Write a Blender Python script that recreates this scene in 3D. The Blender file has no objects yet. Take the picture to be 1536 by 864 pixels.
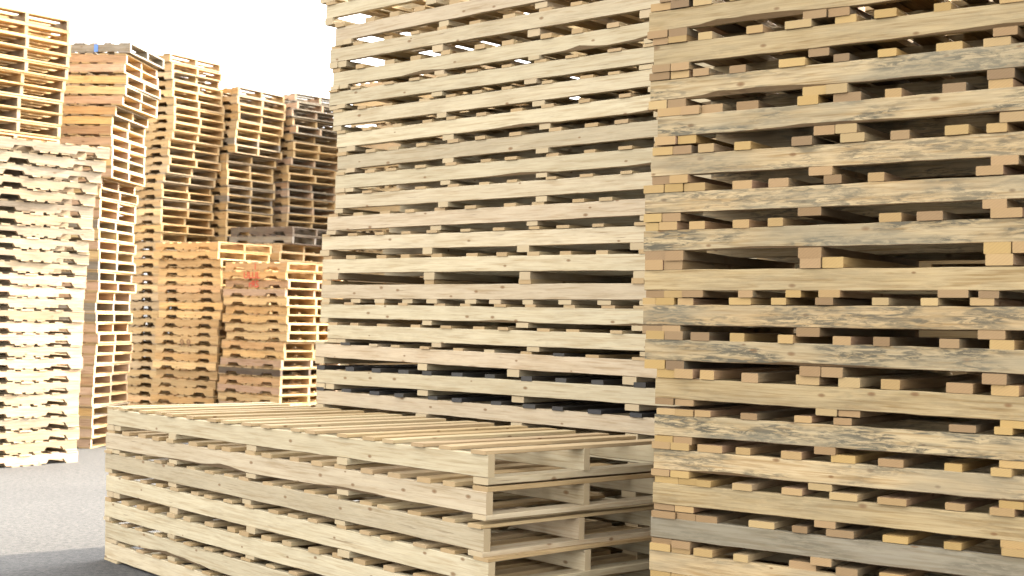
import bpy, math, random
from mathutils import Matrix, Vector
random.seed(11)
S = bpy.context.scene
COL = S.collection

# ------------------------------------------------------------------ camera
cam_d = bpy.data.cameras.new("camera")
cam_d.sensor_width = 36.0
cam_d.lens = 36.0 * 2000.0 / 1536.0
cam_d.clip_start = 0.1
cam_d.clip_end = 2000.0
cam_d.dof.use_dof = True
cam_d.dof.focus_distance = 6.6
cam_d.dof.aperture_fstop = 4.5
cam = bpy.data.objects.new("camera", cam_d)
COL.objects.link(cam)
rv = Vector((0.9997025, -0.0005853, 0.0243857))
uv = Vector((-0.0243927, -0.0239860, 0.9994147))
fv = Vector((0.0, 0.9997121, 0.0239931))
cam.matrix_world = Matrix(((rv.x, uv.x, -fv.x, 0.0), (rv.y, uv.y, -fv.y, 0.0), (rv.z, uv.z, -fv.z, 1.6), (0, 0, 0, 1)))
S.camera = cam

# ------------------------------------------------------------------ sky, sun, exposure
SUN_AZ, SUN_EL = 56.5, 33.0          # azimuth clockwise from +Y (the view direction)
world = bpy.data.worlds.new("World")
S.world = world
world.use_nodes = True
wn = world.node_tree
for n in list(wn.nodes):
    wn.nodes.remove(n)
w_out = wn.nodes.new("ShaderNodeOutputWorld")
w_bg = wn.nodes.new("ShaderNodeBackground")
w_sky = wn.nodes.new("ShaderNodeTexSky")
w_sky.sky_type = 'NISHITA'
w_sky.sun_disc = False
w_sky.sun_elevation = math.radians(SUN_EL)
w_sky.sun_rotation = math.radians(SUN_AZ)
w_sky.dust_density = 4.0
w_sky.air_density = 1.0
w_hs = wn.nodes.new("ShaderNodeHueSaturation")
w_hs.inputs["Saturation"].default_value = 0.04
w_bg.inputs["Strength"].default_value = 0.15
wn.links.new(w_sky.outputs[0], w_hs.inputs["Color"])
wn.links.new(w_hs.outputs[0], w_bg.inputs[0])
wn.links.new(w_bg.outputs[0], w_out.inputs[0])
sun_d = bpy.data.lights.new("sun", 'SUN')
sun_d.energy = 2.05
sun_d.angle = math.radians(0.5)
sun_d.color = (1.0, 0.88, 0.70)
sun = bpy.data.objects.new("sun", sun_d)
COL.objects.link(sun)
a, e = math.radians(SUN_AZ), math.radians(SUN_EL)
sdir = Vector((math.sin(a) * math.cos(e), math.cos(a) * math.cos(e), math.sin(e)))
sun.rotation_euler = sdir.to_track_quat('Z', 'Y').to_euler()
sun.location = sdir * 30
S.view_settings.view_transform = 'Standard'
S.view_settings.look = 'None'
S.view_settings.gamma = 1.0
S.view_settings.exposure = 3.4
S.cycles.max_bounces = 8
S.cycles.diffuse_bounces = 5
S.cycles.use_denoising = True

# ------------------------------------------------------------------ materials
def nodes_of(name):
    m = bpy.data.materials.new(name)
    m.use_nodes = True
    nt = m.node_tree
    for n in list(nt.nodes):
        nt.nodes.remove(n)
    out = nt.nodes.new("ShaderNodeOutputMaterial")
    b = nt.nodes.new("ShaderNodeBsdfPrincipled")
    nt.links.new(b.outputs[0], out.inputs[0])
    return m, nt, b


def N(nt, kind, **kw):
    n = nt.nodes.new(kind)
    for k, v in kw.items():
        setattr(n, k, v)
    return n


def ramp(nt, fac, stops):
    r = nt.nodes.new("ShaderNodeValToRGB")
    el = r.color_ramp.elements
    while len(el) < len(stops):
        el.new(0.5)
    for i, (p, c) in enumerate(stops):
        el[i].position = p
        el[i].color = c if len(c) == 4 else (*c, 1)
    nt.links.new(fac, r.inputs[0])
    return r.outputs[0]


def mixc(nt, fac, a, b, mode='MIX'):
    m = nt.nodes.new("ShaderNodeMix")
    m.data_type = 'RGBA'
    m.blend_type = mode
    for sock, v in ((m.inputs[0], fac), (m.inputs[6], a), (m.inputs[7], b)):
        if hasattr(v, "links"):
            nt.links.new(v, sock)
        elif isinstance(v, (int, float)):
            sock.default_value = v
        else:
            sock.default_value = (*v, 1)
    return m.outputs[2]


def mth(nt, op, a, b=0.0, clamp=False):
    m = nt.nodes.new("ShaderNodeMath")
    m.operation = op
    m.use_clamp = clamp
    for s, v in ((m.inputs[0], a), (m.inputs[1], b)):
        if hasattr(v, "links"):
            nt.links.new(v, s)
        else:
            s.default_value = v
    return m.outputs[0]


def wood(name, tones, knot=0.5, mould=0.0, mould_col=(0.075, 0.063, 0.040), end=(0.45, 0.30, 0.14), grain=0.35, vary=0.16, rough=0.75):
    """sawn softwood: tones = colours picked per board, with grain, knots, optional mould streaks and end grain"""
    m, nt, b = nodes_of(name)
    L = nt.links.new
    tc = N(nt, "ShaderNodeTexCoord")
    oi = N(nt, "ShaderNodeObjectInfo")
    off = N(nt, "ShaderNodeVectorMath", operation='SCALE')
    off.inputs[0].default_value = (37.0, 19.0, 53.0)
    L(oi.outputs["Random"], off.inputs["Scale"])
    add = N(nt, "ShaderNodeVectorMath", operation='ADD')
    L(tc.outputs["Object"], add.inputs[0]); L(off.outputs[0], add.inputs[1])
    P = add.outputs[0]

    def stretched(sc):
        v = N(nt, "ShaderNodeVectorMath", operation='MULTIPLY')
        L(P, v.inputs[0]); v.inputs[1].default_value = sc
        return v.outputs[0]

    def noise(vec, scale, detail=4, rough_=0.6, dist=0.0):
        n = N(nt, "ShaderNodeTexNoise")
        L(vec, n.inputs["Vector"])
        n.inputs["Scale"].default_value = scale
        n.inputs["Detail"].default_value = detail
        n.inputs["Roughness"].default_value = rough_
        n.inputs["Distortion"].default_value = dist
        return n.outputs["Fac"]
    # base tone per board
    tones = [tuple(c * 0.56 for c in t) for t in tones]
    end = tuple(c * 0.58 for c in end)
    k = len(tones)
    r = N(nt, "ShaderNodeValToRGB")
    el = r.color_ramp.elements
    while len(el) < k:
        el.new(0.5)
    for i, c in enumerate(tones):
        el[i].position = (i + 0.5) / k
        el[i].color = (*c, 1)
    wn_ = N(nt, "ShaderNodeTexWhiteNoise", noise_dimensions='1D')
    L(oi.outputs["Random"], wn_.inputs["W"])
    L(wn_.outputs["Value"], r.inputs[0])
    col = r.outputs[0]
    # brightness per board
    br = mth(nt, 'ADD', mth(nt, 'MULTIPLY', oi.outputs["Random"], vary), 1.0 - vary * 0.6)
    comb = N(nt, "ShaderNodeCombineColor")
    for i in range(3):
        L(br, comb.inputs[i])
    col = mixc(nt, 1.0, col, comb.outputs[0], 'MULTIPLY')
    # broad figure, then fine grain
    g1 = noise(stretched((0.9, 9, 9)), 3.0, 3, 0.55, 0.6)
    f1 = ramp(nt, g1, [(0.30, (0.78, 0.74, 0.66)), (0.55, (1, 1, 1)), (0.8, (1.05, 1.03, 0.98))])
    col = mixc(nt, grain * 1.6 if grain < 0.6 else 1.0, col, f1, 'MULTIPLY')
    g2 = noise(stretched((1.6, 60, 60)), 3.0, 4, 0.65, 0.25)
    f2 = ramp(nt, g2, [(0.36, (0.66, 0.58, 0.47)), (0.54, (1, 1, 1))])
    col = mixc(nt, grain, col, f2, 'MULTIPLY')
    g3 = noise(stretched((1.1, 24, 24)), 3.0, 3, 0.6, 0.5)
    f3 = ramp(nt, g3, [(0.34, (0.70, 0.60, 0.46)), (0.50, (1, 1, 1)), (0.70, (1.07, 1.05, 1.0))])
    col = mixc(nt, min(1.0, grain * 1.7), col, f3, 'MULTIPLY')
    # fine checks and splits along the grain
    g4 = noise(stretched((2.2, 70, 70)), 2.0, 2, 0.5, 0.1)
    g5 = noise(stretched((2.0, 6, 6)), 1.6, 2, 0.5)
    ck = mth(nt, 'MULTIPLY', ramp(nt, g4, [(0.26, (1, 1, 1)), (0.33, (0, 0, 0))]), ramp(nt, g5, [(0.50, (0, 0, 0)), (0.58, (1, 1, 1))]))
    col = mixc(nt, mth(nt, 'MULTIPLY', ck, 0.7), col, (0.10, 0.06, 0.03))
    # knots
    vo = N(nt, "ShaderNodeTexVoronoi", feature='F1')
    vo.voronoi_dimensions = '2D'
    ks = N(nt, "ShaderNodeSeparateXYZ")
    L(P, ks.inputs[0])
    kc = N(nt, "ShaderNodeCombineXYZ")
    L(mth(nt, 'MULTIPLY', ks.outputs[0], 4.2), kc.inputs[0])
    L(mth(nt, 'MULTIPLY', mth(nt, 'ADD', ks.outputs[1], ks.outputs[2]), 8.5), kc.inputs[1])
    L(kc.outputs[0], vo.inputs["Vector"])
    vo.inputs["Scale"].default_value = 1.0
    sep = N(nt, "ShaderNodeSeparateColor")
    L(vo.outputs["Color"], sep.inputs[0])
    gate = mth(nt, 'LESS_THAN', sep.outputs[0], knot)
    size = mth(nt, 'ADD', mth(nt, 'MULTIPLY', sep.outputs[1], 0.06), 0.045)
    dd = mth(nt, 'DIVIDE', vo.outputs["Distance"], size)
    kf = ramp(nt, dd, [(0.0, (1, 1, 1)), (0.55, (0.75, 0.75, 0.75)), (1.0, (0, 0, 0))])
    kfac = mth(nt, 'MULTIPLY', kf, mth(nt, 'MULTIPLY', gate, 0.92))
    col = mixc(nt, kfac, col, (0.125, 0.06, 0.02))
    # mould and weather streaks
    if mould > 0:
        mn = noise(stretched((1.3, 5.0, 5.0)), 2.2, 3, 0.5, 0.4)
        mf = noise(stretched((5.0, 34.0, 34.0)), 2.2, 6, 0.72, 0.9)
        mm = mth(nt, 'MULTIPLY', ramp(nt, mn, [(0.40, (0, 0, 0)), (0.56, (1, 1, 1))]), ramp(nt, mf, [(0.44, (0, 0, 0)), (0.57, (1, 1, 1))]))
        per = mth(nt, 'ADD', mth(nt, 'MULTIPLY', wn_.outputs["Value"], 0.6), 0.55)
        mm = mth(nt, 'MULTIPLY', mth(nt, 'MULTIPLY', mm, per), mould * 1.1, True)
        col = mixc(nt, mm, col, mould_col)
        gm = noise(stretched((0.7, 4.0, 4.0)), 1.7, 4, 0.6)
        col = mixc(nt, mth(nt, 'MULTIPLY', ramp(nt, gm, [(0.46, (0, 0, 0)), (0.60, (1, 1, 1))]), mould * 0.6, True), col, (0.17, 0.145, 0.095))
    # bark left on waney lower edges
    no = N(nt, "ShaderNodeSeparateXYZ")
    L(tc.outputs["Normal"], no.inputs[0])
    bark = mth(nt, 'MULTIPLY', mth(nt, 'LESS_THAN', no.outputs[2], -0.25), mth(nt, 'GREATER_THAN', mth(nt, 'ABSOLUTE', no.outputs[1]), 0.25))
    col = mixc(nt, mth(nt, 'MULTIPLY', bark, 0.75), col, (0.13, 0.075, 0.035))
    # end grain
    endf = mth(nt, 'GREATER_THAN', mth(nt, 'ABSOLUTE', no.outputs[0]), 0.8)
    rings = N(nt, "ShaderNodeTexWave", wave_type='RINGS')
    L(stretched((1, 1, 1)), rings.inputs["Vector"])
    rings.inputs["Scale"].default_value = 55.0
    rings.inputs["Distortion"].default_value = 2.0
    ec = mixc(nt, mth(nt, 'MULTIPLY', rings.outputs["Fac"], 0.35), end, tuple(c * 0.6 for c in end))
    ec = mixc(nt, 1.0, ec, comb.outputs[0], 'MULTIPLY')
    ec = mixc(nt, 0.35, ec, r.outputs[0])
    col = mixc(nt, endf, col, ec)
    L(col, b.inputs["Base Color"])
    b.inputs["Roughness"].default_value = rough
    b.inputs["Specular IOR Level"].default_value = 0.25
    bump = N(nt, "ShaderNodeBump")
    bump.inputs["Strength"].default_value = 0.35
    bump.inputs["Distance"].default_value = 0.002
    L(g2, bump.inputs["Height"])
    L(bump.outputs[0], b.inputs["Normal"])
    return m


M = {}
M['fresh'] = wood("fresh_pine", [(0.67, 0.56, 0.36), (0.72, 0.605, 0.395), (0.68, 0.54, 0.365), (0.74, 0.63, 0.415), (0.62, 0.51, 0.33)], knot=0.42, mould=0.10, end=(0.56, 0.41, 0.22), grain=0.34, vary=0.16)
M['fresh_deck'] = wood("fresh_deck_pine", [(0.62, 0.44, 0.22), (0.70, 0.53, 0.29), (0.64, 0.46, 0.26), (0.72, 0.57, 0.33)], knot=0.35, end=(0.46, 0.30, 0.14), grain=0.3, vary=0.2)
M['weathered'] = wood("weathered_pine", [(0.62, 0.46, 0.25), (0.66, 0.50, 0.28), (0.58, 0.42, 0.22), (0.57, 0.44, 0.25)], knot=0.55, mould=0.9, end=(0.40, 0.25, 0.12), grain=0.5, vary=0.16)
M['clean_old'] = wood("aged_pine", [(0.53, 0.40, 0.21), (0.51, 0.39, 0.205)], knot=0.5, mould=0.3, end=(0.40, 0.25, 0.12), grain=0.5, vary=0.12)
M['silver'] = wood("silvered_pine", [(0.33, 0.285, 0.20), (0.35, 0.30, 0.215)], knot=0.4, mould=0.6, end=(0.25, 0.18, 0.12), grain=0.5)
M['ochre'] = wood("ochre_pine", [(0.56, 0.35, 0.12), (0.62, 0.42, 0.18), (0.54, 0.34, 0.16), (0.52, 0.32, 0.20), (0.64, 0.48, 0.27)], knot=0.3, mould=0.15, end=(0.50, 0.33, 0.12), grain=0.4, vary=0.4)
M['old_deck'] = wood("old_deck_pine", [(0.24, 0.15, 0.07), (0.42, 0.27, 0.13), (0.13, 0.095, 0.065), (0.46, 0.31, 0.16), (0.50, 0.34, 0.17)], knot=0.3, mould=0.6, end=(0.42, 0.26, 0.12), grain=0.5, vary=0.4)
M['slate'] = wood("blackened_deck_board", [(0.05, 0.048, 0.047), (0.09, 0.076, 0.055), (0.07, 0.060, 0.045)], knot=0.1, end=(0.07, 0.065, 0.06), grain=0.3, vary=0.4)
M['pale'] = wood("pale_sunned_pine", [(0.50, 0.38, 0.24), (0.54, 0.43, 0.29), (0.48, 0.34, 0.20), (0.42, 0.33, 0.23)], knot=0.2, mould=0.35, end=(0.52, 0.36, 0.19), grain=0.4, vary=0.25)
M['tan'] = wood("tan_pine", [(0.74, 0.49, 0.22), (0.78, 0.54, 0.26), (0.70, 0.45, 0.20), (0.76, 0.55, 0.31)], knot=0.3, end=(0.48, 0.33, 0.16), grain=0.4, vary=0.25)
M['orange'] = wood("orange_pine", [(0.97, 0.62, 0.25), (0.98, 0.67, 0.31), (0.98, 0.72, 0.37), (0.92, 0.56, 0.22), (0.94, 0.59, 0.29)], knot=0.4, mould=0.12, end=(0.46, 0.30, 0.14), grain=0.4, vary=0.25)
M['pink'] = wood("pinkish_brown_pine", [(0.78, 0.52, 0.34), (0.82, 0.58, 0.40), (0.72, 0.45, 0.25)], knot=0.3, mould=0.2, end=(0.50, 0.36, 0.22), grain=0.4, vary=0.25)
M['grey'] = wood("grey_weathered_pine", [(0.42, 0.36, 0.28), (0.37, 0.32, 0.25)], knot=0.3, mould=0.4, end=(0.30, 0.25, 0.2), grain=0.5)
M['dark'] = wood("dark_brown_pine", [(0.13, 0.085, 0.06), (0.16, 0.11, 0.075)], knot=0.3, mould=0.4, end=(0.2, 0.14, 0.09), grain=0.5)


def plain(name, col, rough=0.6):
    m, nt, b = nodes_of(name)
    n = N(nt, "ShaderNodeTexNoise")
    n.inputs["Scale"].default_value = 60
    nt.links.new(mixc(nt, n.outputs["Fac"], tuple(c * 0.8 for c in col), col), b.inputs["Base Color"])
    b.inputs["Roughness"].default_value = rough
    return m


M['blue'] = plain("blue_plastic", (0.06, 0.16, 0.45), 0.5)
M['red_paint'] = plain("red_paint", (0.55, 0.07, 0.03), 0.7)
M['brown_ink'] = plain("brown_ink", (0.24, 0.13, 0.055), 0.8)
M['strap'] = plain("white_plastic_strap", (0.75, 0.75, 0.72), 0.4)

# ground: worn asphalt with grit
def ground_mat():
    m, nt, b = nodes_of("worn_asphalt")
    L = nt.links.new
    tc = N(nt, "ShaderNodeTexCoord")

    def noise(scale, det=5, ro=0.6):
        n = N(nt, "ShaderNodeTexNoise")
        L(tc.outputs["Object"], n.inputs["Vector"])
        n.inputs["Scale"].default_value = scale
        n.inputs["Detail"].default_value = det
        n.inputs["Roughness"].default_value = ro
        return n.outputs["Fac"]
    c = ramp(nt, noise(0.7, 6), [(0.3, (0.0315, 0.0295, 0.0268)), (0.7, (0.046, 0.0432, 0.0392))])
    sp = ramp(nt, noise(24, 5, 0.9), [(0.40, (0.22, 0.22, 0.24)), (0.5, (0.92, 0.92, 0.92)), (0.62, (1.45, 1.42, 1.36))])
    c = mixc(nt, 0.95, c, sp, 'MULTIPLY')
    vo = N(nt, "ShaderNodeTexVoronoi", feature='F1')
    L(tc.outputs["Object"], vo.inputs["Vector"])
    vo.inputs["Scale"].default_value = 90
    gs = ramp(nt, vo.outputs["Color"], [(0.2, (0.72, 0.72, 0.74)), (0.8, (1.2, 1.18, 1.12))])
    c = mixc(nt, 0.6, c, gs, 'MULTIPLY')
    L(c, b.inputs["Base Color"])
    b.inputs["Roughness"].default_value = 0.9
    bp = N(nt, "ShaderNodeBump")
    bp.inputs["Strength"].default_value = 0.6
    bp.inputs["Distance"].default_value = 0.01
    L(noise(35, 5, 0.8), bp.inputs["Height"])
    L(bp.outputs[0], b.inputs["Normal"])
    return m


M['ground'] = ground_mat()

# ------------------------------------------------------------------ helpers
def mesh_of(name, verts, faces, mat):
    me = bpy.data.meshes.new(name)
    me.from_pydata(verts, [], faces)
    me.materials.append(mat)
    me.update()
    return me


def link(name, me, parent=None, loc=(0, 0, 0), rot=(0, 0, 0), scale=(1, 1, 1)):
    o = bpy.data.objects.new(name, me)
    COL.objects.link(o)
    if parent is not None:
        o.parent = parent
    o.location = loc
    o.rotation_euler = rot
    o.scale = scale
    return o


def plank_geo(L, w, t, n, rnd, amp=0.0015, ch=0.0025, wane=0.0, dent=0.0):
    """sawn board along X with chamfered, slightly wandering edges; wane lifts stretches of the lower front edge"""
    V, Fc = [], []
    bumps = [(rnd.uniform(0.1, 0.9) * L, rnd.uniform(0.15, 0.5), rnd.uniform(0.3, 1.0)) for _ in range(3)] if wane else []
    px = rnd.uniform(0, 6.28)
    bow = rnd.uniform(-1, 1) * amp * 1.5
    skew0, skew1 = rnd.uniform(-1, 1) * 0.004, rnd.uniform(-1, 1) * 0.004
    for i in range(n + 1):
        f = i / n
        x = f * L
        dz = amp * math.sin(px + f * 7.0) * 0.5 + bow * math.sin(math.pi * f)
        dzb = amp * rnd.uniform(-1, 1) * 0.7
        dzt = amp * rnd.uniform(-1, 1) * 0.7
        dy = amp * math.sin(px * 2 + f * 5.0)
        lift = 0.0
        for (bx, bw, bh) in bumps:
            u = (x - bx) / bw
            if abs(u) < 1:
                lift += wane * bh * (0.5 + 0.5 * math.cos(math.pi * u)) * (1 + 0.35 * rnd.uniform(-1, 1))
        z0, z1 = dz + dzb, t + dz + dzt
        lift = min(lift, t * 0.35)
        cl = ch + lift
        x0 = x + (skew0 if i == 0 else skew1 if i == n else 0)
        sec = [(0, z0 + cl), (ch + lift * 0.9, z0), (w - ch, z0), (w, z0 + ch), (w, z1 - ch), (w - ch, z1), (ch, z1), (0, z1 - ch)]
        for (yy, zz) in sec:
            V.append((x0, yy + dy, zz))
    for i in range(n):
        for k in range(8):
            a_, b_ = i * 8 + k, i * 8 + (k + 1) % 8
            Fc.append((a_, a_ + 8, b_ + 8, b_))
    Fc.append(tuple(range(0, 8)))
    Fc.append(tuple(n * 8 + k for k in range(7, -1, -1)))
    return V, Fc


def box_geo(x0, x1, y0, y1, z0, z1):
    V = [(x, y, z) for x in (x0, x1) for y in (y0, y1) for z in (z0, z1)]
    Fc = [(0, 1, 3, 2), (4, 6, 7, 5), (0, 4, 5, 1), (2, 3, 7, 6), (0, 2, 6, 4), (1, 5, 7, 3)]
    return V, Fc


CACHE = {}


def plank(kind, L, w, t, n, var, mat, **kw):
    key = (kind, round(L, 3), round(w, 3), var, mat)
    if key not in CACHE:
        rnd = random.Random(hash((L, w, var)) & 0xffff)
        V, Fc = plank_geo(L, w, t, n, rnd, **kw)
        CACHE[key] = mesh_of(kind, V, Fc, M[mat])
    return CACHE[key]


UNITS = ["", "first", "second", "third", "fourth", "fifth", "sixth", "seventh", "eighth", "ninth", "tenth", "eleventh", "twelfth", "thirteenth",
         "fourteenth", "fifteenth", "sixteenth", "seventeenth", "eighteenth", "nineteenth"]


def ordinal(n):
    if n < 20:
        return UNITS[n]
    t, u = divmod(n, 10)
    if u == 0:
        return {2: "twentieth", 3: "thirtieth", 4: "fortieth"}[t]
    return {2: "twenty", 3: "thirty", 4: "forty"}[t] + "-" + UNITS[u]


def thing(name, loc, rot, label, cat, group):
    o = bpy.data.objects.new(name, None)
    o.empty_display_size = 0.1
    COL.objects.link(o)
    o.location = loc
    o.rotation_euler = rot
    o['label'] = label
    o['category'] = cat
    o['group'] = group
    return o


# ------------------------------------------------------------------ ground
g = 400.0
nseg = 40
V = [(-g + 2 * g * i / nseg, -g + 2 * g * j / nseg, 0.0) for j in range(nseg + 1) for i in range(nseg + 1)]
Fc = [(j * (nseg + 1) + i, j * (nseg + 1) + i + 1, (j + 1) * (nseg + 1) + i + 1, (j + 1) * (nseg + 1) + i) for j in range(nseg) for i in range(nseg)]
go = link("ground", mesh_of("ground", V, Fc, M['ground']))
go['kind'] = 'structure'

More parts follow.
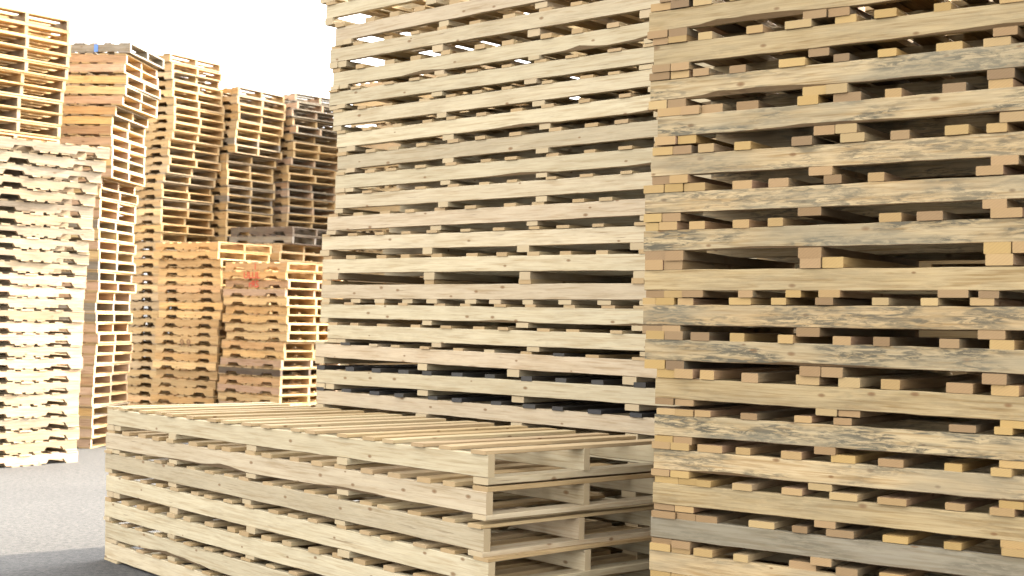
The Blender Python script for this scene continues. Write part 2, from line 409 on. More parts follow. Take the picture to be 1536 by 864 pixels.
# ------------------------------------------------------------------ measured stacks: one row per pallet
# near stacks: x, y, height of the stringers' underside, slope, deck thickness above and below; far stacks: x, y, z, yaw, tilt
DATA = {
  'low': {'yaw': -0.8465, 'rows': [
    (-2.5926, 8.6281, 0.8626, 0.0132, 0.018, 0.0322), (-2.5885, 8.6235, 0.7104, 0.0108, 0.0233, 0.0235), (-2.5992, 8.6356, 0.5813, 0.0024, 0.017, 0.0233), (-2.572, 8.6049, 0.4401, 0.0032, 0.0169, 0.034),
    (-2.583, 8.6173, 0.2744, 0.0084, 0.0246, 0.0209), (-2.5793, 8.6131, 0.1408, 0.0067, 0.0151, 0.0209), (-2.5756, 8.609, 0.0138, 0.0, 0.0151, 0.018),
  ]},
  'mid': {'yaw': -0.7592, 'rows': [
    (-1.3921, 9.4672, 4.0177, -0.0031, 0.022, 0.036), (-1.4138, 9.4879, 3.8628, -0.0031, 0.024, 0.0359), (-1.3703, 9.4466, 3.7077, -0.0031, 0.024, 0.0475), (-1.2856, 9.3663, 3.5341, -0.0038, 0.0316, 0.0344),
    (-1.3271, 9.4056, 3.3879, -0.0085, 0.0229, 0.0441), (-1.3079, 9.3874, 3.2172, -0.0069, 0.0294, 0.0264), (-1.3311, 9.4094, 3.0808, -0.0088, 0.0176, 0.0273), (-1.2882, 9.3687, 2.9313, -0.0017, 0.0182, 0.0315),
    (-1.2484, 9.3309, 2.7781, 0.0031, 0.021, 0.0334), (-1.2435, 9.3263, 2.623, 0.0069, 0.0223, 0.0291), (-1.2526, 9.3349, 2.4872, 0.0002, 0.0194, 0.0264), (-1.2536, 9.3358, 2.3483, 0.0, 0.0176, 0.0325),
    (-1.308, 9.3875, 2.1967, 0.002, 0.0217, 0.0286), (-1.3579, 9.4349, 2.0598, -0.0025, 0.0191, 0.0394), (-1.3385, 9.4164, 1.899, -0.0025, 0.0263, 0.047), (-1.3434, 9.4211, 1.7191, 0.0026, 0.0313, 0.0264),
    (-1.348, 9.4254, 1.5821, 0.0011, 0.0176, 0.029), (-1.2858, 9.3664, 1.439, 0.0009, 0.0193, 0.0264), (-1.3797, 9.4555, 1.3052, -0.003, 0.0176, 0.0441), (-1.3655, 9.442, 1.1226, 0.0076, 0.0294, 0.036),
    (-1.3606, 9.4374, 0.9769, 0.0005, 0.024, 0.038), (-1.3536, 9.4308, 0.8192, 0.0, 0.0253, 0.0381), (-1.3613, 9.4381, 0.6608, 0.0, 0.0254, 0.0381), (-1.3443, 9.422, 0.5023, 0.0, 0.0254, 0.0381),
    (-1.3583, 9.4352, 0.3439, 0.0, 0.0254, 0.0381), (-1.3635, 9.4401, 0.1854, 0.0, 0.0254, 0.0381), (-1.344, 9.4217, 0.027, 0.0, 0.0254, 0.022),
  ]},
  'right': {'yaw': -0.6283, 'rows': [
    (0.6085, 5.7941, 3.3462, 0.0067, 0.028, 0.034), (0.5923, 5.8059, 3.1891, 0.0067, 0.034, 0.034), (0.6166, 5.7882, 3.0323, 0.0067, 0.034, 0.0341), (0.5738, 5.8193, 2.8749, 0.0065, 0.0341, 0.0328),
    (0.5932, 5.8053, 2.7254, 0.0028, 0.0328, 0.0324), (0.58, 5.8148, 2.5699, 0.004, 0.0324, 0.0369), (0.6144, 5.7898, 2.4092, 0.0025, 0.0369, 0.0364), (0.5976, 5.802, 2.2398, 0.0084, 0.0364, 0.0357),
    (0.5697, 5.8223, 2.0763, 0.0104, 0.0357, 0.0356), (0.5772, 5.8169, 1.9135, 0.0124, 0.0356, 0.0433), (0.5807, 5.8143, 1.7427, 0.0089, 0.0433, 0.0302), (0.5702, 5.8219, 1.5921, 0.0098, 0.0302, 0.0361),
    (0.5896, 5.8079, 1.4426, 0.001, 0.0361, 0.0394), (0.6332, 5.7761, 1.28, -0.003, 0.0394, 0.028), (0.6338, 5.7758, 1.1187, 0.0099, 0.028, 0.0308), (0.6234, 5.7833, 0.9729, 0.0059, 0.0308, 0.028),
    (0.6345, 5.7753, 0.827, 0.0068, 0.028, 0.028), (0.6292, 5.779, 0.6783, 0.0097, 0.028, 0.0311), (0.6269, 5.7807, 0.5368, 0.002, 0.0311, 0.0407), (0.6004, 5.8, 0.3689, 0.0, 0.0407, 0.0395),
    (0.6166, 5.7882, 0.2009, 0.0, 0.0395, 0.0395), (0.6085, 5.7941, 0.033, 0.0, 0.0395, 0.028),
  ]},
  'A': {'p': 0.1222, 'rows': [
    (-5.233, 13.055, 0.0, 0.9434, -0.0028), (-5.25, 13.063, 0.1222, 0.9404, 0.0017), (-5.232, 13.08, 0.2444, 0.9442, -0.0064), (-5.255, 13.075, 0.3667, 0.9198, 0.0052),
    (-5.25, 13.059, 0.4889, 0.9261, -0.0012), (-5.273, 13.081, 0.6111, 0.9079, -0.0001), (-5.237, 13.067, 0.7333, 0.9371, -0.0032), (-5.253, 13.076, 0.8556, 0.9216, -0.0028),
    (-5.266, 13.094, 0.9778, 0.8867, -0.0002), (-5.267, 13.088, 1.1, 0.9022, 0.0029), (-5.252, 13.085, 1.2222, 0.9095, 0.0016), (-5.291, 13.125, 1.3444, 0.873, 0.0007),
    (-5.284, 13.116, 1.4667, 0.8724, 0.0014), (-5.302, 13.12, 1.5889, 0.861, 0.0052), (-5.286, 13.123, 1.7111, 0.8754, -0.001), (-5.278, 13.122, 1.8333, 0.8667, -0.0055),
    (-5.277, 13.127, 1.9556, 0.8665, 0.004), (-5.245, 13.111, 2.0778, 0.8821, -0.0061), (-5.259, 13.105, 2.2, 0.8609, 0.0004), (-5.253, 13.158, 2.3222, 0.8159, 0.0051),
    (-5.251, 13.134, 2.4444, 0.8366, 0.0025), (-5.282, 13.17, 2.5667, 0.8076, 0.0069), (-5.236, 13.145, 2.6889, 0.8369, 0.0007), (-5.225, 13.149, 2.8111, 0.822, 0.0018),
    (-5.196, 13.157, 2.9333, 0.8196, 0.0014), (-5.163, 13.168, 3.0556, 0.8097, -0.002), (-5.126, 13.17, 3.1778, 0.8083, 0.0139),
  ]},
  'A2': {'p': 0.1295, 'rows': [
    (-6.503, 14.358, 3.302, -0.6963, -0.0041), (-6.499, 14.354, 3.4315, -0.6975, 0.0041), (-6.491, 14.357, 3.5609, -0.6979, 0.0084), (-6.485, 14.335, 3.6904, -0.689, 0.0006),
    (-6.478, 14.355, 3.8198, -0.6953, 0.008), (-6.461, 14.335, 3.9493, -0.6839, -0.0023), (-6.435, 14.333, 4.0787, -0.6837, -0.0034), (-6.425, 14.355, 4.2082, -0.7035, 0.0001),
    (-6.424, 14.332, 4.3376, -0.6757, -0.0054), (-6.43, 14.355, 4.4671, -0.6928, -0.0055), (-6.433, 14.366, 4.5965, -0.7086, -0.005),
  ]},
  'B': {'p': 0.1207, 'rows': [
    (-6.027, 15.544, 0.0, -0.1073, -0.0004), (-6.003, 15.541, 0.1207, -0.1183, -0.0011), (-6.017, 15.501, 0.2414, -0.0847, -0.0012), (-6.009, 15.563, 0.3621, -0.1331, -0.0039),
    (-6.014, 15.526, 0.4828, -0.1149, 0.0003), (-6.013, 15.531, 0.6035, -0.1078, -0.0014), (-6.011, 15.507, 0.7242, -0.0961, -0.0035), (-6.008, 15.548, 0.8448, -0.1241, -0.0032),
    (-6.0, 15.564, 0.9655, -0.1404, 0.0009), (-5.99, 15.565, 1.0862, -0.1353, -0.0026), (-5.974, 15.519, 1.2069, -0.1024, 0.0029), (-6.001, 15.485, 1.3276, -0.0753, 0.0005),
    (-6.004, 15.562, 1.4483, -0.135, -0.0011), (-6.014, 15.532, 1.569, -0.1127, 0.0046), (-6.001, 15.513, 1.6897, -0.0932, 0.0037), (-5.981, 15.581, 1.8104, -0.1531, 0.0032),
    (-5.996, 15.526, 1.9311, -0.105, -0.0018), (-5.996, 15.591, 2.0518, -0.1483, 0.0034), (-5.995, 15.544, 2.1725, -0.1099, 0.002), (-6.001, 15.593, 2.2932, -0.159, -0.0023),
    (-6.004, 15.552, 2.4138, -0.1251, 0.0046), (-6.015, 15.551, 2.5345, -0.1235, 0.0002), (-6.004, 15.579, 2.6552, -0.1374, 0.0053), (-5.999, 15.555, 2.7759, -0.128, -0.0049),
    (-6.001, 15.607, 2.8966, -0.1603, 0.0018), (-5.999, 15.544, 3.0173, -0.1086, -0.0054), (-5.879, 15.538, 3.138, -0.1126, -0.0038), (-5.88, 15.525, 3.2587, -0.1051, 0.0011),
    (-5.882, 15.517, 3.3794, -0.0987, -0.0022), (-5.889, 15.546, 3.5001, -0.1219, -0.0012), (-5.902, 15.532, 3.6208, -0.1021, 0.0053), (-5.895, 15.54, 3.7415, -0.111, 0.0001),
    (-5.854, 15.522, 3.8622, -0.1032, -0.0069), (-5.772, 15.565, 3.9828, -0.1363, -0.0024), (-5.747, 15.53, 4.1035, -0.1116, -0.0105), (-5.737, 15.565, 4.2242, -0.1308, -0.0059),
    (-5.765, 15.552, 4.3449, -0.1309, 0.0087), (-5.755, 15.513, 4.4656, -0.0891, -0.0038), (-5.704, 15.561, 4.5863, -0.1288, 0.005),
  ]},
  'C': {'p': 0.125, 'rows': [
    (-6.089, 20.086, 0.0, -0.5974, 0.0024), (-6.123, 20.061, 0.125, -0.5796, 0.0003), (-6.119, 20.089, 0.2499, -0.5886, -0.0052), (-6.143, 20.094, 0.3749, -0.5869, -0.0016),
    (-6.149, 20.014, 0.4998, -0.5173, -0.0007), (-6.156, 20.042, 0.6248, -0.559, 0.0017), (-6.159, 20.05, 0.7497, -0.5405, -0.0043), (-6.124, 20.09, 0.8747, -0.5953, 0.0093),
    (-6.125, 20.094, 0.9996, -0.5899, -0.0046), (-6.127, 20.078, 1.1246, -0.5911, -0.0004), (-6.141, 20.071, 1.2495, -0.5814, 0.0019), (-6.111, 20.09, 1.3745, -0.5893, 0.0082),
    (-6.13, 20.086, 1.4994, -0.6122, -0.0082), (-6.115, 20.091, 1.6244, -0.6134, -0.0023), (-6.146, 20.067, 1.7493, -0.5911, -0.0), (-6.159, 20.04, 1.8743, -0.5615, 0.001),
    (-6.131, 20.09, 1.9993, -0.6067, 0.0038), (-6.139, 20.079, 2.1242, -0.5968, 0.0027), (-6.182, 19.999, 2.2492, -0.51, 0.0012), (-6.178, 20.04, 2.3741, -0.5477, -0.0061),
    (-6.135, 20.119, 2.4991, -0.6172, 0.0009), (-6.186, 20.039, 2.624, -0.535, -0.0001), (-6.125, 20.091, 2.749, -0.6129, 0.0053), (-6.186, 20.024, 2.8739, -0.5475, 0.0035),
    (-6.141, 20.094, 2.9989, -0.6097, -0.0068), (-6.16, 20.077, 3.1238, -0.5896, -0.0023), (-6.141, 20.073, 3.2488, -0.5956, 0.008), (-6.185, 20.029, 3.3737, -0.5481, -0.0073),
    (-6.126, 20.074, 3.4987, -0.598, -0.0052), (-6.106, 20.032, 3.6237, -0.5516, -0.0003), (-6.046, 20.105, 3.7486, -0.6088, 0.0001), (-6.091, 20.057, 3.8736, -0.5729, 0.0015),
    (-6.077, 20.047, 3.9985, -0.5802, -0.0019), (-6.034, 20.063, 4.1235, -0.5771, -0.0), (-6.017, 20.057, 4.2484, -0.5796, -0.0005), (-6.005, 20.077, 4.3734, -0.5905, 0.0003),
    (-6.027, 20.081, 4.4983, -0.5764, -0.0074), (-6.023, 20.079, 4.6233, -0.5814, -0.0006), (-6.06, 20.077, 4.7482, -0.5746, -0.008), (-6.06, 20.069, 4.8732, -0.5661, -0.0061),
    (-6.102, 20.01, 4.9981, -0.5216, 0.0009), (-6.068, 20.06, 5.1231, -0.575, -0.0041), (-6.09, 20.067, 5.248, -0.5917, 0.005),
  ]},
  'D': {'p': 0.1261, 'rows': [
    (-5.343, 20.858, 0.0, -0.5558, 0.0006), (-5.358, 20.86, 0.1261, -0.5462, 0.005), (-5.31, 20.877, 0.2522, -0.5702, 0.0015), (-5.314, 20.919, 0.3784, -0.6029, -0.0073),
    (-5.336, 20.88, 0.5045, -0.5915, 0.0037), (-5.337, 20.862, 0.6306, -0.5741, 0.0077), (-5.315, 20.895, 0.7567, -0.5857, 0.005), (-5.39, 20.796, 0.8829, -0.5309, 0.0035),
    (-5.37, 20.836, 1.009, -0.5319, 0.0012), (-5.363, 20.849, 1.1351, -0.5533, 0.0008), (-5.357, 20.914, 1.2612, -0.5955, -0.0024), (-5.358, 20.849, 1.3874, -0.5617, 0.0098),
    (-5.347, 20.85, 1.5135, -0.567, -0.0002), (-5.329, 20.879, 1.6396, -0.6008, -0.0067), (-5.369, 20.849, 1.7657, -0.5566, 0.0035), (-5.361, 20.889, 1.8919, -0.604, 0.005),
    (-5.367, 20.832, 2.018, -0.5613, 0.0005), (-5.358, 20.889, 2.1441, -0.5914, -0.0012), (-5.362, 20.884, 2.2702, -0.6029, 0.0047), (-5.338, 20.905, 2.3964, -0.6188, 0.0092),
    (-5.388, 20.849, 2.5225, -0.5583, 0.007), (-5.377, 20.844, 2.6486, -0.5836, 0.0), (-5.38, 20.894, 2.7747, -0.5872, 0.0014), (-5.38, 20.892, 2.9009, -0.5935, 0.0034),
    (-5.388, 20.858, 3.027, -0.567, -0.0063), (-5.385, 20.877, 3.1531, -0.5854, 0.0049), (-5.397, 20.823, 3.2792, -0.5444, -0.0008), (-5.362, 20.909, 3.4054, -0.6046, -0.0032),
    (-5.361, 20.906, 3.5315, -0.6193, 0.0028), (-5.395, 20.858, 3.6576, -0.5672, 0.003), (-5.396, 20.879, 3.7837, -0.5866, -0.0018), (-5.361, 20.943, 3.9099, -0.6395, -0.0028),
    (-5.265, 20.878, 4.036, -0.5925, 0.0043), (-5.297, 20.85, 4.1621, -0.5647, -0.002), (-5.296, 20.839, 4.2882, -0.5498, -0.0036), (-5.259, 20.873, 4.4144, -0.5845, -0.0052),
    (-5.253, 20.864, 4.5405, -0.5684, -0.0012), (-5.23, 20.883, 4.6666, -0.6019, -0.0031), (-5.231, 20.921, 4.7927, -0.6278, 0.0012), (-5.255, 20.886, 4.9189, -0.5841, 0.006),
  ]},
  'E': {'p': 0.1281, 'rows': [
    (-4.401, 21.914, 0.0, -0.7416, 0.004), (-4.46, 21.879, 0.1281, -0.6922, -0.0061), (-4.461, 21.896, 0.2562, -0.7009, 0.002), (-4.481, 21.862, 0.3844, -0.6838, -0.0082),
    (-4.506, 21.84, 0.5125, -0.6642, -0.0045), (-4.48, 21.89, 0.6406, -0.7041, 0.0001), (-4.515, 21.875, 0.7687, -0.6913, 0.0031), (-4.44, 21.931, 0.8969, -0.777, -0.0003),
    (-4.453, 21.925, 1.025, -0.7504, 0.0008), (-4.427, 21.95, 1.1531, -0.7473, 0.0033), (-4.502, 21.909, 1.2812, -0.6962, 0.0039), (-4.451, 21.907, 1.4094, -0.7002, 0.0057),
    (-4.482, 21.92, 1.5375, -0.744, 0.0036), (-4.45, 21.915, 1.6656, -0.7587, -0.0007), (-4.441, 21.952, 1.7937, -0.7834, 0.0006), (-4.484, 21.928, 1.9219, -0.7538, -0.0011),
    (-4.438, 21.92, 2.05, -0.7463, -0.0098), (-4.488, 21.931, 2.1781, -0.7432, 0.0033), (-4.495, 21.924, 2.3062, -0.7228, 0.0045), (-4.475, 21.949, 2.4344, -0.7487, -0.003),
    (-4.435, 21.917, 2.5625, -0.7644, 0.0067), (-4.489, 21.916, 2.6906, -0.724, -0.0), (-4.488, 21.871, 2.8187, -0.6821, 0.0001), (-4.505, 21.909, 2.9469, -0.7305, 0.0105),
    (-4.457, 21.972, 3.075, -0.7859, 0.0023), (-4.496, 21.921, 3.2031, -0.7291, -0.0017), (-4.52, 21.883, 3.3312, -0.6958, -0.0002), (-4.52, 21.862, 3.4594, -0.7014, -0.0006),
    (-4.538, 21.91, 3.5875, -0.6999, 0.0), (-4.423, 21.962, 3.7156, -0.8149, 0.0006), (-4.515, 21.94, 3.8437, -0.7446, 0.0011), (-4.486, 21.899, 3.9719, -0.7048, 0.0006),
    (-4.425, 21.936, 4.1, -0.7376, -0.0067), (-4.4, 21.936, 4.2281, -0.7685, -0.0073), (-4.516, 21.885, 4.3562, -0.6703, 0.0054), (-4.407, 21.854, 4.4844, -0.7063, -0.0055),
    (-4.484, 21.899, 4.6125, -0.7, -0.0036), (-4.457, 21.891, 4.7406, -0.7399, 0.0035), (-4.362, 21.957, 4.8687, -0.7689, -0.0043), (-4.372, 21.991, 4.9969, -0.8039, 0.0011),
  ]},
  'H': {'p': 0.1246, 'rows': [
    (-4.337, 19.702, 0.0, -0.6052, 0.0038), (-4.357, 19.651, 0.1246, -0.549, 0.0005), (-4.356, 19.654, 0.2491, -0.5767, -0.0032), (-4.351, 19.674, 0.3737, -0.5786, 0.0063),
    (-4.391, 19.628, 0.4983, -0.5462, -0.001), (-4.368, 19.612, 0.6228, -0.5501, -0.0028), (-4.365, 19.673, 0.7474, -0.5749, -0.007), (-4.339, 19.661, 0.872, -0.5825, -0.0027),
    (-4.356, 19.667, 0.9965, -0.5825, -0.002), (-4.337, 19.657, 1.1211, -0.5658, -0.0025), (-4.338, 19.668, 1.2457, -0.5746, -0.0023), (-4.338, 19.66, 1.3702, -0.5884, -0.0014),
    (-4.333, 19.692, 1.4948, -0.602, 0.0023), (-4.359, 19.657, 1.6193, -0.5741, -0.0014), (-4.365, 19.649, 1.7439, -0.5645, 0.0001), (-4.363, 19.637, 1.8685, -0.556, 0.0004),
    (-4.342, 19.7, 1.993, -0.6002, -0.0029), (-4.339, 19.666, 2.1176, -0.5818, -0.0015), (-4.357, 19.658, 2.2422, -0.5657, -0.0028), (-4.346, 19.654, 2.3667, -0.5849, 0.0018),
    (-4.338, 19.681, 2.4913, -0.581, 0.001), (-4.182, 19.629, 2.6159, -0.5526, -0.0056), (-4.166, 19.651, 2.7404, -0.5812, -0.0041),
  ]},
  'F': {'p': 0.1161, 'rows': [
    (-4.929, 18.454, 0.0, -0.5858, 0.0014), (-4.941, 18.478, 0.1161, -0.5794, -0.0037), (-4.926, 18.487, 0.2323, -0.6055, -0.0012), (-4.961, 18.458, 0.3484, -0.5758, 0.0002),
    (-4.953, 18.483, 0.4645, -0.6025, 0.0089), (-4.937, 18.469, 0.5807, -0.5861, -0.0092), (-4.901, 18.496, 0.6968, -0.6103, 0.0032), (-4.939, 18.457, 0.813, -0.5799, 0.0077),
    (-4.918, 18.484, 0.9291, -0.5959, 0.0015), (-4.912, 18.497, 1.0452, -0.6073, -0.0006), (-4.918, 18.455, 1.1614, -0.5812, 0.0068), (-4.925, 18.477, 1.2775, -0.5917, -0.0002),
    (-4.921, 18.479, 1.3936, -0.5828, 0.004), (-4.887, 18.479, 1.5098, -0.5963, -0.0025), (-4.879, 18.463, 1.6259, -0.5783, 0.0059), (-4.899, 18.477, 1.742, -0.5866, 0.0063),
    (-4.909, 18.477, 1.8582, -0.586, 0.0018), (-4.91, 18.483, 1.9743, -0.5852, -0.0039), (-4.906, 18.513, 2.0905, -0.6041, -0.0063), (-4.905, 18.472, 2.2066, -0.594, 0.0019),
    (-4.969, 18.436, 2.3227, -0.5614, -0.0052), (-4.954, 18.475, 2.4389, -0.5862, -0.0004),
  ]},
  'G': {'p': 0.1137, 'rows': [
    (-3.837, 17.695, 0.0, -0.6999, -0.0033), (-3.846, 17.67, 0.1137, -0.673, 0.0035), (-3.836, 17.687, 0.2275, -0.693, -0.0029), (-3.842, 17.684, 0.3412, -0.6878, -0.003),
    (-3.856, 17.68, 0.455, -0.6823, -0.001), (-3.863, 17.656, 0.5687, -0.6719, -0.0017), (-3.842, 17.678, 0.6825, -0.6941, 0.0001), (-3.853, 17.647, 0.7962, -0.6767, 0.0009),
    (-3.835, 17.668, 0.91, -0.6919, 0.0027), (-3.809, 17.684, 1.0237, -0.6877, 0.0014), (-3.826, 17.67, 1.1375, -0.6778, -0.0063), (-3.766, 17.682, 1.2512, -0.7008, 0.0054),
    (-3.785, 17.664, 1.365, -0.6661, 0.0045), (-3.819, 17.643, 1.4787, -0.6566, 0.0023), (-3.782, 17.671, 1.5925, -0.6864, -0.003), (-3.805, 17.623, 1.7062, -0.6628, 0.0001),
    (-3.825, 17.664, 1.82, -0.6769, -0.0004), (-3.798, 17.666, 1.9337, -0.6704, -0.0067), (-3.833, 17.645, 2.0475, -0.6654, -0.0074), (-3.802, 17.665, 2.1612, -0.6834, -0.0063),
  ]},
}

DROWS = DATA


def near_pallet(row, yaw, L, W, hs, name, label, group, ntop, bots, mats, flip=False, st_mats=None, kinked=False, rnd=random):
    x, y, z, sl, tt, tb = row
    root = thing(name, (x, y, z - tb), (0.0, -math.atan(sl), yaw), label, "pallet", group)
    smat, dmat, bmat = mats
    # three stringers
    th = 0.038
    for j, yy in enumerate((0.0, (W - th) / 2 + rnd.uniform(-.02, .02), W - th)):
        var = rnd.randrange(7)
        wn_ = 0.0
        if j == 0 and rnd.random() < (0.6 if kinked else 0.3):
            wn_ = 0.022
            var += 20
        me = plank("stringer", L, th, hs, 36, var, smat if st_mats is None or j else st_mats, amp=0.0022, wane=wn_)
        link("stringer", me, root, (rnd.uniform(-.006, .006), yy + (rnd.uniform(-.003, .003)), tb))
    # decks: (z, thickness, positions)
    dense, sparse = [], []
    step = (L - 0.10) / (ntop - 1)
    for k in range(ntop):
        p = k * step + (rnd.uniform(-.04, .04) if 0 < k < ntop - 1 else rnd.uniform(0, .006))
        w = rnd.choice((0.085, 0.089, 0.1, 0.1))
        if kinked:
            w = rnd.choice((0.066, 0.075, 0.089, 0.1, 0.115))
            if 1 < k < ntop - 2 and rnd.random() < .06:
                continue
        if p + w > L:
            p = L - w - .002
        dense.append((p, w))
        if kinked and k == 0:
            dense.append((w + .004, 0.089))
    for f in bots:
        w = rnd.choice((0.089, 0.1))
        p = max(0.0, min(L - w, f * (L - w) + rnd.uniform(-.012, .012) * (0 < f < 1)))
        sparse.append((p, w))
        if not kinked and f == 0.0 and rnd.random() < 0.6:
            sparse.append((p + w + .004, 0.089))
        if kinked and (f in (0.0, 1.0) or rnd.random() < 0.5):
            p2 = p + w + .004 if f < 1 else p - .093
            sparse.append((p2, 0.089))
    for lst, zz, t, nm in ((sparse if flip else dense, tb + hs, tt, "deck_board"), (dense if flip else sparse, 0.0, tb, "bottom_board")):
        last = -1
        for (p, w) in sorted(lst):
            if p < last + .002:
                p = last + .002
            if p + w > L + .02:
                continue
            last = p + w
            mt = dmat if nm == "deck_board" else bmat
            if isinstance(mt, (list, tuple)):
                mt = rnd.choice(mt)
            me = plank("deck_plank", W + .004, w, 0.02, 8, rnd.randrange(5), mt, amp=0.001, ch=0.0018)
            link(nm, me, root, (p + w, rnd.uniform(-.012, .004), zz + .0003), (0, 0, math.pi / 2 + rnd.uniform(-.008, .008)), (1, 1, (t - .0006) / 0.02))
    return root


rnd = random.Random(5)
# low stack in the foreground
R = DROWS['low']
for i, row in enumerate(R['rows']):
    near_pallet(row, R['yaw'], 3.78, 1.2, .100, "long_pallet",
                f"{ordinal(i + 1)} long pale pallet from the top of the low stack in the foreground",
                "long pallets in the low foreground stack", 18, (0.0, 0.235, 0.475, 0.715, 1.0), ('fresh', 'fresh_deck', 'fresh'), rnd=rnd)
# big cream stack
R = DROWS['mid']
for i, row in enumerate(R['rows']):
    if i < 1:
        continue
    lab = f"{ordinal(i)} long pallet below the photo's top edge in the big cream stack"
    if i == 15:
        lab = "upside-down long pallet, under the tallest dark gap in the big cream stack"
    if i > 20:
        lab = "long pallet low in the big cream stack, hidden behind the low foreground stack"
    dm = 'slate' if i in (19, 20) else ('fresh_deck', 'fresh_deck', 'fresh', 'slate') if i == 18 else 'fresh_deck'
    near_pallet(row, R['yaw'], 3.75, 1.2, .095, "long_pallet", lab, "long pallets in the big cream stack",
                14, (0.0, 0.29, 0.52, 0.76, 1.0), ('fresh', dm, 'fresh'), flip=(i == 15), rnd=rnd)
# weathered stack at the right
R = DROWS['right']
for i, row in enumerate(R['rows']):
    if i < 1:
        continue
    lab = f"{ordinal(max(1, i - 1))} weathered pallet below the photo's top edge in the mould-streaked right stack"
    if i == 1:
        lab = "weathered pallet above the photo's top edge on the mould-streaked right stack"
    if i == 10:
        lab = "upside-down weathered pallet, under the tallest dark gap in the mould-streaked right stack"
    if i == 17:
        lab = "silver-grey weathered pallet, the greyest one low in the mould-streaked right stack"
    if i > 18:
        lab = "weathered pallet below the photo's bottom edge under the mould-streaked right stack"
    sm = 'clean_old' if i in (2, 3, 4, 10) or rnd.random() < .12 else 'weathered'
    near_pallet(row, R['yaw'], 3.0, 1.15, .089, "weathered_pallet", lab, "weathered pallets in the right stack",
                15, (0.0, 0.25, 0.5, 0.75, 1.0), (sm, ('ochre', 'ochre', 'ochre', 'old_deck'), ('ochre', 'old_deck', 'old_deck')), flip=(i == 10),
                st_mats='silver' if i == 17 else None, kinked=True, rnd=rnd)

# two more rows of long pallets stand behind the big stack and the right stack
def whole_long(L, W, hs, bt, nt_):
    key = ("whole_long", L)
    if key not in CACHE:
        V, Fc = [], []

        def put(vs, fs):
            k = len(V)
            V.extend(vs)
            Fc.extend([tuple(q + k for q in f) for f in fs])
        for yy in (0, (W - .038) / 2, W - .038):
            put(*box_geo(0, L, yy, yy + .038, bt, bt + hs))
        for k in range(nt_):
            p = k * (L - .1) / (nt_ - 1)
            put(*box_geo(p, p + .095, -.003, W + .003, bt + hs, bt * 2 + hs))
        for k in range(5):
            p = k * (L - .1) / 4
            put(*box_geo(p + .002, p + .098, -.002, W + .002, 0, bt))
        CACHE[key] = mesh_of("long_pallet", V, Fc, M['fresh_deck'])
    return CACHE[key]


for (bx, by, n, yaw0, desc, grp) in ((0.15, 10.60, 28, -0.7592, "the row standing behind the big cream stack", "long pallets in the row behind the big cream stack"),
                                     (-2.85, 23.0, 37, -0.7592, "the farthest row behind the big cream stack", "long pallets in the farthest row"),
                                     (-4.24, 26.2, 34, -0.7592, "the added hindmost row, behind the rearmost tall stack", "long pallets in the added hindmost row"),  # added row, blocks bright sky that would show through the gaps in front
                                     (2.42, 8.02, 27, -0.7592, "the row standing behind the mould-streaked right stack", "long pallets in the row behind the right stack")):
    for i in range(n):
        ob = link("long_pallet", whole_long(3.75, 1.2, .098, .026, 17), None, (bx + rnd.uniform(-.015, .015), by + rnd.uniform(-.015, .015), i * .1515), (0, 0, yaw0 + rnd.uniform(-.006, .006)))
        ob['label'] = f"{ordinal(n - i)} long pallet from the top of {desc}"
        ob['category'] = "pallet"
        ob['group'] = grp

# ------------------------------------------------------------------ block-sized pallets of the back rows
FL, FW_, FT, P0 = 1.22, 1.016, 0.016, 0.124
TOPS = [(0.0, .14), (.19, .09), (.36, .09), (.515, .14), (.72, .09), (.895, .09), (1.08, .14)]
BOTS = [(0.0, .14), (.44, .09), (.565, .09), (.69, .09), (1.08, .14)]


def stringer_geo(notched, rnd):
    h = P0 - 2 * FT
    if notched:
        a0 = .155 + rnd.uniform(-.01, .01)
        xs = [0, a0, a0 + .022, a0 + .208, a0 + .23, FL - a0 - .23, FL - a0 - .208, FL - a0 - .022, FL - a0, FL]
        zs = [0, 0, .036, .036, 0, 0, .036, .036, 0, 0]
    else:
        xs, zs = [0, .4, .8, FL], [0, 0, 0, 0]
    w = .038
    V, Fc = [], []
    for x, zb in zip(xs, zs):
        dt = rnd.uniform(-.001, .001)
        V += [(x, 0, zb), (x, w, zb), (x, w, h + dt), (x, 0, h + dt)]
    for i in range(len(xs) - 1):
        for k in range(4):
            a_, b_ = i * 4 + k, i * 4 + (k + 1) % 4
            Fc.append((a_, a_ + 4, b_ + 4, b_))
    Fc.append((0, 1, 2, 3))
    n = (len(xs) - 1) * 4
    Fc.append((n + 3, n + 2, n + 1, n))
    return V, Fc


def far_mesh(kind, mat, var, w=0.0):
    key = (kind, mat, var, w)
    if key not in CACHE:
        r_ = random.Random(var * 7 + int(w * 100))
        if kind in ("notched_stringer", "solid_stringer"):
            V, Fc = stringer_geo(kind[0] == 'n', r_)
        else:
            V, Fc = box_geo(0, FW_, 0, w, 0, FT)
            V = [(x + r_.uniform(-.003, .003), y + r_.uniform(-.002, .002), z) for x, y, z in V]
        CACHE[key] = mesh_of(kind, V, Fc, M[mat])
    return CACHE[key]


def one_mesh_pallet(mat):
    key = ("whole", mat)
    if key not in CACHE:
        V, Fc = [], []

        def put(vs, fs):
            k = len(V)
            V.extend(vs)
            Fc.extend([tuple(q + k for q in f) for f in fs])
        r_ = random.Random(3)
        for yy in (0, (FW_ - .038) / 2, FW_ - .038):
            vs, fs = stringer_geo(True, r_)
            put([(x, y + yy, z + FT) for x, y, z in vs], fs)
        for lst, zz in ((TOPS, P0 - FT + .001), (BOTS, -.001)):
            for p, w in lst:
                put(*box_geo(p, p + w, -.002, FW_ + .002, zz, zz + FT))
        CACHE[key] = mesh_of("wooden_pallet", V, Fc, M[mat])
    return CACHE[key]


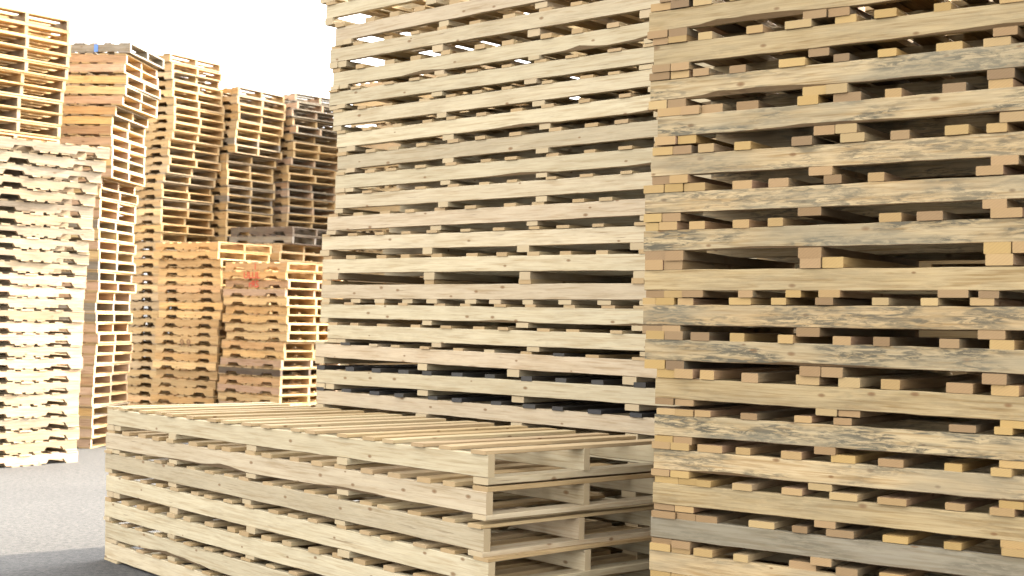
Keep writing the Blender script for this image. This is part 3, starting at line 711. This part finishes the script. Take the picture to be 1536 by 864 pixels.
def far_stack(key, desc, group, pick, hidden=0, notched=True, name="notched_pallet"):
    R = DROWS[key]
    n = len(R['rows'])
    roots = []
    for i, (x, y, z, yaw, tilt) in enumerate(R['rows']):
        k = n - i                                   # counted from the top
        sm, dm, adj = pick(i, n)
        zs = (R['p'] - .0008) / P0
        label = f"{ordinal(k)} pallet from the top of {desc}"
        if i < hidden:
            o = link(name, one_mesh_pallet(sm), None, (x, y, z), (0, 0, yaw), (1, 1, zs))
            o['label'] = label
            o['category'] = "pallet"
            o['group'] = group
            continue
        root = thing(name, (x, y, z), (0, -tilt, yaw), label, "pallet", group)
        root.scale = (1, 1, zs)
        for yy in (0, (FW_ - .038) / 2 + rnd.uniform(-.015, .015), FW_ - .038):
            link("stringer", far_mesh("notched_stringer" if notched else "solid_stringer", sm, rnd.randrange(4)), root, (rnd.uniform(-.004, .004), yy, FT))
        for lst, zz, nm in ((TOPS, P0 - FT, "deck_board"), (BOTS, 0.0, "bottom_board")):
            for q, (p, w) in enumerate(lst):
                pp = p + (rnd.uniform(-.012, .012) if 0 < q < len(lst) - 1 else 0)
                link(nm, far_mesh("deck_plank", dm, rnd.randrange(4), w), root, (pp + w, rnd.uniform(-.008, .006), zz), (0, 0, math.pi / 2 + rnd.uniform(-.006, .006)))
        roots.append((k, root))
    return dict(roots)


def picker(*opts):
    def f(i, n):
        return rnd.choice(opts)
    return f


o, t_, p_, g_ = ('orange', 'orange', ''), ('tan', 'tan', ''), ('pale', 'pale', ''), ('grey', 'grey', '')
far_stack('A', "the sunlit stack of notched pallets at the left edge", "pallets in the sunlit left stack", picker(p_, p_, p_, ('pink', 'pale', '')))
far_stack('A2', "the open-ended pallets heaped on the sunlit left stack", "open-ended pallets on the sunlit left stack", picker(('pale', 'orange', ''), ('tan', 'orange', ''), ('pale', 'tan', '')))
B = far_stack('B', "the leaning stack just right of the sunlit left one", "pallets in the leaning left stack",
              lambda i, n: g_ if i == n - 1 else ('pink', 'tan', '') if rnd.random() < .75 else ('orange', 'pale', '') if rnd.random() < .6 else ('grey', 'tan', ''),
              notched=False, name="wooden_pallet")
far_stack('C', "the tall tan stack directly right of the leaning stack", "pallets in the tall tan stack", picker(t_, t_, ('orange', 'tan', ''), ('tan', 'pale', '')))
far_stack('D', "the tall stack rising behind the left orange stack", "pallets in the middle back stack", picker(t_, ('tan', 'pale', ''), ('grey', 'tan', '')), hidden=18)
far_stack('E', "the rearmost tall stack beside the big cream stack", "pallets in the rearmost stack", picker(t_, ('tan', 'pale', ''), ('pink', 'grey', '')), hidden=18)
far_stack('H', "the dark-topped stack squeezed behind the two orange stacks", "pallets in the dark-topped stack",
          lambda i, n: ('dark', 'dark', '') if i == n - 1 else ('grey', 'dark', '') if i == n - 2 else t_, hidden=17)
Fs = far_stack('F', "the left orange stack of double-notched pallets", "pallets in the left orange stack", picker(o, o, o, ('tan', 'orange', '')))
Gs = far_stack('G', "the right orange stack marked with red paint", "pallets in the right orange stack",
               lambda i, n: ('dark', 'tan', '') if i == 7 else ('pink', 'tan', '') if i == 8 else rnd.choice((o, o, o, ('pink', 'orange', ''))))


# writing sprayed on the stringers
def writing(root, text, x, z, size, mat):
    c = bpy.data.curves.new("painted_mark", 'FONT')
    c.body = text
    c.size = size
    c.extrude = 0.0004
    c.offset = 0.0016
    c.materials.append(M[mat])
    tmp = bpy.data.objects.new("painted_mark", c)
    COL.objects.link(tmp)
    bpy.context.view_layer.update()
    me = bpy.data.meshes.new_from_object(tmp.evaluated_get(bpy.context.evaluated_depsgraph_get()))
    bpy.data.objects.remove(tmp)
    return link("painted_mark", me, root, (x, -0.0055, z), (math.pi / 2, 0, 0))


writing(Gs[2], "ULUL", 0.42, 0.016, 0.135, 'red_paint')
writing(Gs[3], "rRS", 0.47, 0.016, 0.135, 'red_paint')
writing(Gs[1], "I", 0.59, 0.016, 0.13, 'red_paint')
writing(Fs[12], "9 9", 0.49, -0.045, 0.17, 'brown_ink')

# blue plastic bands
def band(root, x, y0, w, h):
    V, Fc = box_geo(x, x + w, y0 - .006, y0 - .002, .012, .012 + h)
    return link("plastic_band", mesh_of("plastic_band", V, Fc, M['blue']), root)


band(B[1], 0.78, 0, .045, .09)
def end_band(root, y):
    V, Fc = box_geo(FL + .006, FL + .010, y, y + .05, 0.0, .124)
    return link("plastic_band", mesh_of("plastic_band", V, Fc, M['blue']), root)


end_band(Gs[18], 0.55)
